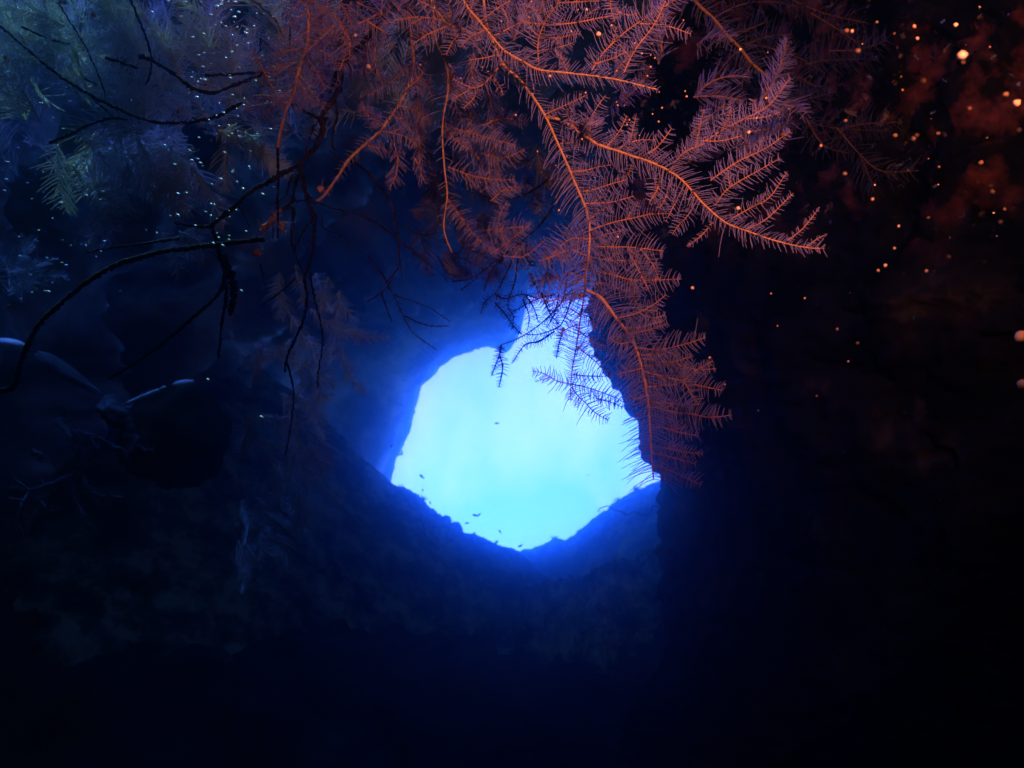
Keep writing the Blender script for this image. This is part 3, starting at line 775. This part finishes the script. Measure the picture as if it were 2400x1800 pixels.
tag(blob('boulder', 410, 1020, 2.7, 125, 112, 110, -0.05, M_green, bump=0.22, sc=1.6), 'rounded dark boulder with a greenish top, under the pale pebble', 'boulder')
rod = empty('pale_rod', at(345, 930, 2.6)); tag(rod, 'thin pale rod leaning up the left shoulder of the dark boulder', 'rod')
def relpart(o, root):
    o.parent = root
    o.matrix_parent_inverse = Matrix.Translation(root.location).inverted()
def rodpart(name, a, b, r, m):
    mb = MB(); P, L = smooth_line([at(*a, 2.58), at((a[0]+b[0])/2, (a[1]+b[1])/2 - 1, 2.58), at(*b, 2.58)], 0.006)
    s = 2.58 / F
    R = np.full(len(P), r * s) * (1 + 0.06 * rng.normal(size=len(P))); R[0] *= .6; R[-1] *= .5
    mb.tube(P, R, 12); relpart(mb.build(name, m), rod)
rodpart('shaft', (300, 944), (374, 913), 4.2, M_wet)
rodpart('tip', (377, 912), (389, 908), 5.0, M_wet)
rodpart('end', (293, 949), (298, 945), 4.0, M_grey)
tag(blob('pebble', 430, 898, 2.6, 25, 8, 12, 0.16, M_wet, bump=0.15), 'smooth pale pebble on the top of the dark boulder', 'pebble')
tag(blob('tapered_stone', 165, 878, 2.5, 92, 24, 26, -0.57, M_grey, bump=0.12, taper=0.65, sc=2), 'long grey stone tapering down towards the boulder', 'stone')
tag(blob('shell', 24, 806, 2.3, 38, 13, 16, -0.16, M_wet, bump=0.05, sc=3), 'bright almond shaped shell at the left edge behind the thick black branch', 'shell')
tag(blob('stone', 270, 965, 2.6, 42, 34, 34, -0.6, M_grey, bump=0.25, sc=2), 'grey lump between the tapered stone and the pale rod', 'stone')
gr = colony('rooted_growth', 'silted grey growth with root like arms below the tapered stone', 'growth')
for pts, r in [([(140,990),(170,1030),(185,1080),(190,1120)], 16), ([(130,992),(150,985),(162,990)], 11), ([(170,1010),(215,1020),(250,1035),(300,1062)], 9), ([(190,1110),(205,1140),(230,1160),(290,1165)], 8), ([(175,1110),(130,1130),(80,1145),(20,1142)], 9),
               ([(70,1150),(50,1190),(35,1250)], 8), ([(170,1130),(185,1190),(210,1220)], 7), ([(320,1010),(325,1040),(345,1060)], 10), ([(75,1060),(95,1065),(100,1075)], 13), ([(80,1150),(100,1190),(110,1210)], 7), ([(300,980),(312,1010),(320,1030)], 14)]:
    P, T, L, o = limb(pts, 2.5, r * 0.7, r * 0.3, gr, 'arm', stem_mat=M_grey, fl=0, jag=1.6)
    twigs(P, T, L, 2.5, gr, 3 if L > 0.06 else 1, 38, t0=0.2, t1=0.95, fl=12, fs=6, r=3.0, lean=0.6, stem_mat=M_grey, frond_mat=M_grey, fr=1.6)

# ---------------------------------------------------------------- whip coral curl on the right edge
wc = colony('whip_coral', 'thin curling whip coral reaching left from the dark rock edge below the opening', 'coral')
limb([(1545,1186),(1537,1186),(1528,1187),(1524,1203),(1503,1207),(1488,1199),(1470,1206),(1456,1199),(1438,1194),(1427,1186),(1412,1189),(1402,1195),(1403,1200),(1409,1198)], 3.8, 1.7, 1.0, wc, 'stem', stem_mat=M_whip, fl=0)

# ---------------------------------------------------------------- weed tufts on the rims of the slopes
def tuft(px, py, d, h, n, label):
    e = tag(empty('weed_tuft', (0, 0, 0)), label, 'weed', 'small weed tufts on the rim of the opening')
    mb = MB()
    for _ in range(n):
        a = random.gauss(1.35, 0.5); l = h * random.uniform(0.5, 1.1); bx = random.gauss(0, h * 0.3)
        b = random.gauss(0, 0.5)
        P = [at(px + bx + l * u * math.cos(a + b * u), py + h * 0.25 - l * u * math.sin(a + b * u), d + random.gauss(0, .02)) for u in (0, .3, .65, 1)]
        mb.tube(P, np.array([1.6, 1.3, 0.9, 0.4]) * d / F, 4)
    mb.build('leaves', M_whip, e)
for x, y, d, h, n, lb in [(930,1062,13.8,20,16,'weed tuft on the left rim above the slope'), (939,1142,7.6,13,10,'weed tuft at the upper end of the left slope'), (956,1153,7.6,11,9,'second weed tuft from the upper end of the left slope'),
        (985,1168,7.6,16,16,'bushy weed tuft beside the notch of the left slope'), (1042,1222,7.5,15,16,'pointed weed tuft in the dip of the left slope'), (1110,1252,7.5,8,7,'low weed tuft on the middle of the left slope'), (1163,1270,7.5,7,6,'tiny weed tuft near the foot of the left slope'),
        (1300,1262,11.8,9,10,'round weed tuft on the far slope near its lowest point'), (1448,1172,11.0,14,12,'weed tuft halfway up the far slope'), (1486,1146,10.8,13,12,'highest weed tuft on the far slope')]:
    tuft(x, y, d, h, n, lb)

# ---------------------------------------------------------------- little fish in the opening
def fish(px, py, d, ln, ang, label):
    s = d / F
    e = empty('fish', at(px, py, d)); tag(e, label, 'fish', 'tiny fish swimming in the bright opening')
    def P(u, v, t=0):
        x = u * math.cos(ang) - v * math.sin(ang); y = u * math.sin(ang) + v * math.cos(ang)
        return w(x * s, t * s, y * s)
    v = []; f = []; k = 8
    prof = [(-.5, .02), (-.42, .11), (-.25, .19), (0, .2), (.2, .12), (.36, .045)]
    for u, r in prof:
        for j in range(k):
            th = 2 * math.pi * j / k
            v.append(P(u * ln, r * ln * math.cos(th), r * ln * .5 * math.sin(th)))
    for i in range(len(prof) - 1):
        for j in range(k):
            f.append((i*k+j, i*k+(j+1)%k, (i+1)*k+(j+1)%k, (i+1)*k+j))
    f.append(tuple(range(k)))
    mesh_obj('body', v, f, M_fish, e)
    v = [P(.34*ln, .03*ln, -.3), P(.34*ln, -.03*ln, -.3), P(.55*ln, -.17*ln, -.2), P(.48*ln, 0, -.2), P(.55*ln, .17*ln, -.2)]
    v += [p + w(0, .6 * s, 0) for p in v]
    mesh_obj('tail', v, [(0,1,3), (1,2,3), (0,3,4), (6,5,8), (7,6,8), (8,5,9), (0,5,6,1), (1,6,7,2), (2,7,8,3), (3,8,9,4), (4,9,5,0)], M_fish, e, smooth=False)
for k, (x, y, l, a, lb) in enumerate([(1165,992,9,0.1,'tiny dark fish alone near the middle of the opening'), (989,1117,11,-0.7,'tiny fish highest above the left slope'), (1114,1208,11,-0.3,'left one of two tiny fish close together'), (1123,1206,9,0.6,'right one of two tiny fish close together'),
        (1095,1226,8,0.0,'tiny fish just below the close pair'), (1172,1246,8,-1.0,'tiny fish right of and below the close pair'), (1220,1279,10,0.5,'tiny fish just above the lowest point of the slope'),
        (991,1148,6,1.3,'tiny upright fish directly above the left slope'), (1008,1178,7,1.5,'tiny fish beside the notch of the left slope'), (918,1044,8,1.0,'tiny fish in the shade left of the opening'), (1378,1114,5,0.2,'tiny fish at the lower right of the opening')]):
    fish(x, y, 4.2 + 0.3 * (k % 4), l * 1.25, a, lb)

# ---------------------------------------------------------------- drifting specks
def speck_mesh(name, seed, m, stretch=1.0):
    v = []; f = []; nv = 5; random.seed(seed)
    for i in range(nv + 1):
        ph = math.pi * i / nv
        for j in range(8):
            th = math.pi * j / 4
            q = Vector((math.sin(ph) * math.cos(th), math.sin(ph) * math.sin(th), math.cos(ph)))
            r = 1 + 0.35 * noise.noise(q * 1.7 + Vector((seed, 0, 0)))
            v.append((q.x * r, q.y * r, q.z * r * stretch))
    for i in range(nv):
        for j in range(8):
            a = i * 8 + j; b = i * 8 + (j + 1) % 8
            f.append((a, b, b + 8, a + 8))
    o = mesh_obj(name, v, np.array(f), m)
    C.objects.unlink(o)
    return o
def place(src, px, py, d, r, rot, label, group, stretch_rot=None):
    o = src.copy(); C.objects.link(o)
    o.location = at(px, py, d); s = r * d / F; o.scale = (s, s, s)
    o.rotation_euler = (PITCH, rot, 0)
    tag(o, label, 'speck', group)
warm = [speck_mesh('silt_speck', k, M_speck) for k in range(4)]
dim = [speck_mesh('silt_speck', 20 + k, M_dim) for k in range(3)]
cool = [speck_mesh('silt_flake', 10 + k, M_flake, 3.4) for k in range(3)]
random.seed(5)
GW = 'specks lit orange on the dark right side'
LW = 'small orange lit speck drifting in the dark water in front of the right wall'
big = [(2255,130,.45,11),(2383,242,.5,8),(2240,58,.6,4.5),(1997,73,.5,3.5),(2143,62,.45,3.5),(1980,407,.45,4),(2141,325,.4,4),(1755,310,.7,4),(1796,230,.8,3),(1773,276,.8,2.2),(2045,467,.5,3.5),(2106,530,.6,3),(2096,582,.55,3),
       (2075,622,.6,4),(2058,634,.55,3.5),(2120,642,.4,4),(2171,635,.5,3.5),(2145,746,.35,4.5),(2392,788,.55,13),(2396,900,.55,11),(1962,771,.6,3),(2010,804,.55,3.5),(1988,847,.7,2.5),(1886,699,.7,2.5),(2047,973,.4,3.5),(2121,968,.45,3),
       (1978,1060,.6,2.5),(2326,449,.4,4),(2345,520,.4,4),(2203,1170,.6,2),(1699,901,.8,2.2),(1822,764,.8,2),(1623,675,.9,4),(1663,838,.9,3),(1403,80,.7,5.5),(1289,178,.9,3.5),(1375,22,.9,3),(864,157,.8,6),(833,83,.9,4),(218,35,.4,6),
       (12,135,.35,6),(142,5,.5,4),(196,243,.6,3),(1310,493,.9,2.6),(1448,555,.9,2.6),(1730,488,.85,5),(2000,1300,.6,1.8),(2388,305,.35,4),(1807,688,.8,2.2),(1914,928,.7,2.2),(1777,962,.8,1.8),(2150,90,.5,3),(1735,116,.8,3.2)]
named = {0: 'largest glowing round speck near the upper right corner', 18: 'upper of two big orange glowing specks on the right edge', 19: 'lower of two big orange glowing specks on the right edge'}
for k, (x, y, d, r) in enumerate(big):
    if k in named: lb, g = named[k], None
    elif x > 1600: lb, g = LW, GW
    elif x > 500: lb, g = 'small bright speck caught among the orange coral plumes', 'bright specks among the orange coral'
    else:
        lb = {218: 'brightest warm speck near the top left edge', 12: 'blurred warm speck at the left edge of the frame, near the top', 142: 'warm speck touching the top edge at the left', 196: 'small warm speck before the blue plumes below the crossing branch'}[x]; g = None
    place(random.choice(warm), x, y, d, r, random.random() * 3, lb, g)
for _ in range(55):
    x = 2400 - abs(random.gauss(0, 380)); y = abs(random.gauss(0, 480)); d = random.uniform(0.4, 1.3)
    if x < 1620: continue
    if random.random() < 0.5: d = random.uniform(0.28, 0.5)
    if random.random() < 0.45: place(random.choice(dim), x, y, d, random.uniform(2.5, 6), random.random() * 3, 'dim brown out of focus speck drifting on the dark right side', 'dim brown specks on the dark right side')
    else: place(random.choice(warm), x, y, d, min(4.5, math.exp(random.gauss(0.3, 0.5))), random.random() * 3, LW, GW)
for _ in range(80):
    t = random.random()
    x = 1150 + 700 * t + random.gauss(0, 110); y = 100 + 480 * t * random.random() + random.gauss(0, 130)
    if y < 0 or y > 1000 or x > 1620: continue
    place(random.choice(warm), x, y, random.uniform(0.85, 0.99), random.uniform(1.2, 2.4), random.random() * 3, 'small bright speck caught among the orange coral plumes', 'bright specks among the orange coral')
GC = 'blue white streaks drifting on the left'
LC = 'tiny blue white flake drifting in the blue water on the left'
cl = [(395,3),(436,5),(472,5),(520,2),(552,5),(510,15),(357,28),(495,35),(550,40),(578,78),(530,62),(478,80),(452,88),(479,125),(464,192),(480,187),(386,340),(445,353),(470,382),(450,376),(410,386),(570,442),(616,455),(545,403),(518,420),(500,570),(527,358),
      (417,454),(15,421),(10,447),(43,347),(495,478),(417,504),(437,452),(142,475),(192,573),(155,622),(112,683),(566,681),(487,889),(613,977),(462,228),(580,70),(540,183),(17,380),(522,575),(95,243),(560,28)]
for x, y in cl:
    place(random.choice(cool), x, y, 1.2 - 0.45 / 0.86 * (0.45 - (900 - y) / F * 1.2) + random.uniform(-.12, .12) if x > 300 else random.uniform(1, 1.6), random.uniform(1.8, 2.8), 2.2 if x > 200 else 1.9, LC, GC)
for _ in range(150):
    t = random.random()
    if random.random() < 0.7:
        x = 560 - 90 * t + random.gauss(0, 65); y = 560 * t + random.gauss(0, 30)
    else:
        x = random.uniform(0, 330); y = random.uniform(220, 720)
    if y < 0 or x < 0: continue
    place(random.choice(cool), x, y, 1.2 - 0.45 / 0.86 * (0.45 - (900 - y) / F * 1.2) + random.uniform(-.12, .12) if x > 300 else random.uniform(1, 1.8), random.uniform(0.9, 2.0), 2.2 + random.gauss(0, .15) if x > 200 else 1.85, LC, GC)

# ---------------------------------------------------------------- haze
hz = [w(x, d, z) for x in (-1, 1) for d in (-1, 1) for z in (-1, 1)]
allp = []
for o in C.objects:
    if o.type == 'MESH':
        for c in o.bound_box: allp.append(o.matrix_basis @ Vector(c))
mn = Vector([min(p[k] for p in allp) for k in range(3)]) - Vector((1, 1, 1))
mx = Vector([max(p[k] for p in allp) for k in range(3)]) + Vector((1, 1, 0.5))
v = [(x, y, z) for x in (mn.x, mx.x) for y in (mn.y, mx.y) for z in (mn.z, mx.z)]
hm = bpy.data.materials.new('haze'); hm.use_nodes = True
n = hm.node_tree; n.nodes.clear()
pv = n.nodes.new('ShaderNodeVolumePrincipled')
pv.inputs['Color'].default_value = (0.10, 0.50, 0.95, 1)
pv.inputs['Absorption Color'].default_value = (0.25, 0.75, 0.9, 1)
pv.inputs['Density'].default_value = 0.105
pv.inputs['Anisotropy'].default_value = 0.975
mo = n.nodes.new('ShaderNodeOutputMaterial')
n.links.new(pv.outputs[0], mo.inputs['Volume'])
haze = mesh_obj('haze', v, [(0,1,3,2),(4,6,7,5),(0,4,5,1),(2,3,7,6),(0,2,6,4),(1,5,7,3)], hm, smooth=False)
tag(haze, kind='stuff')
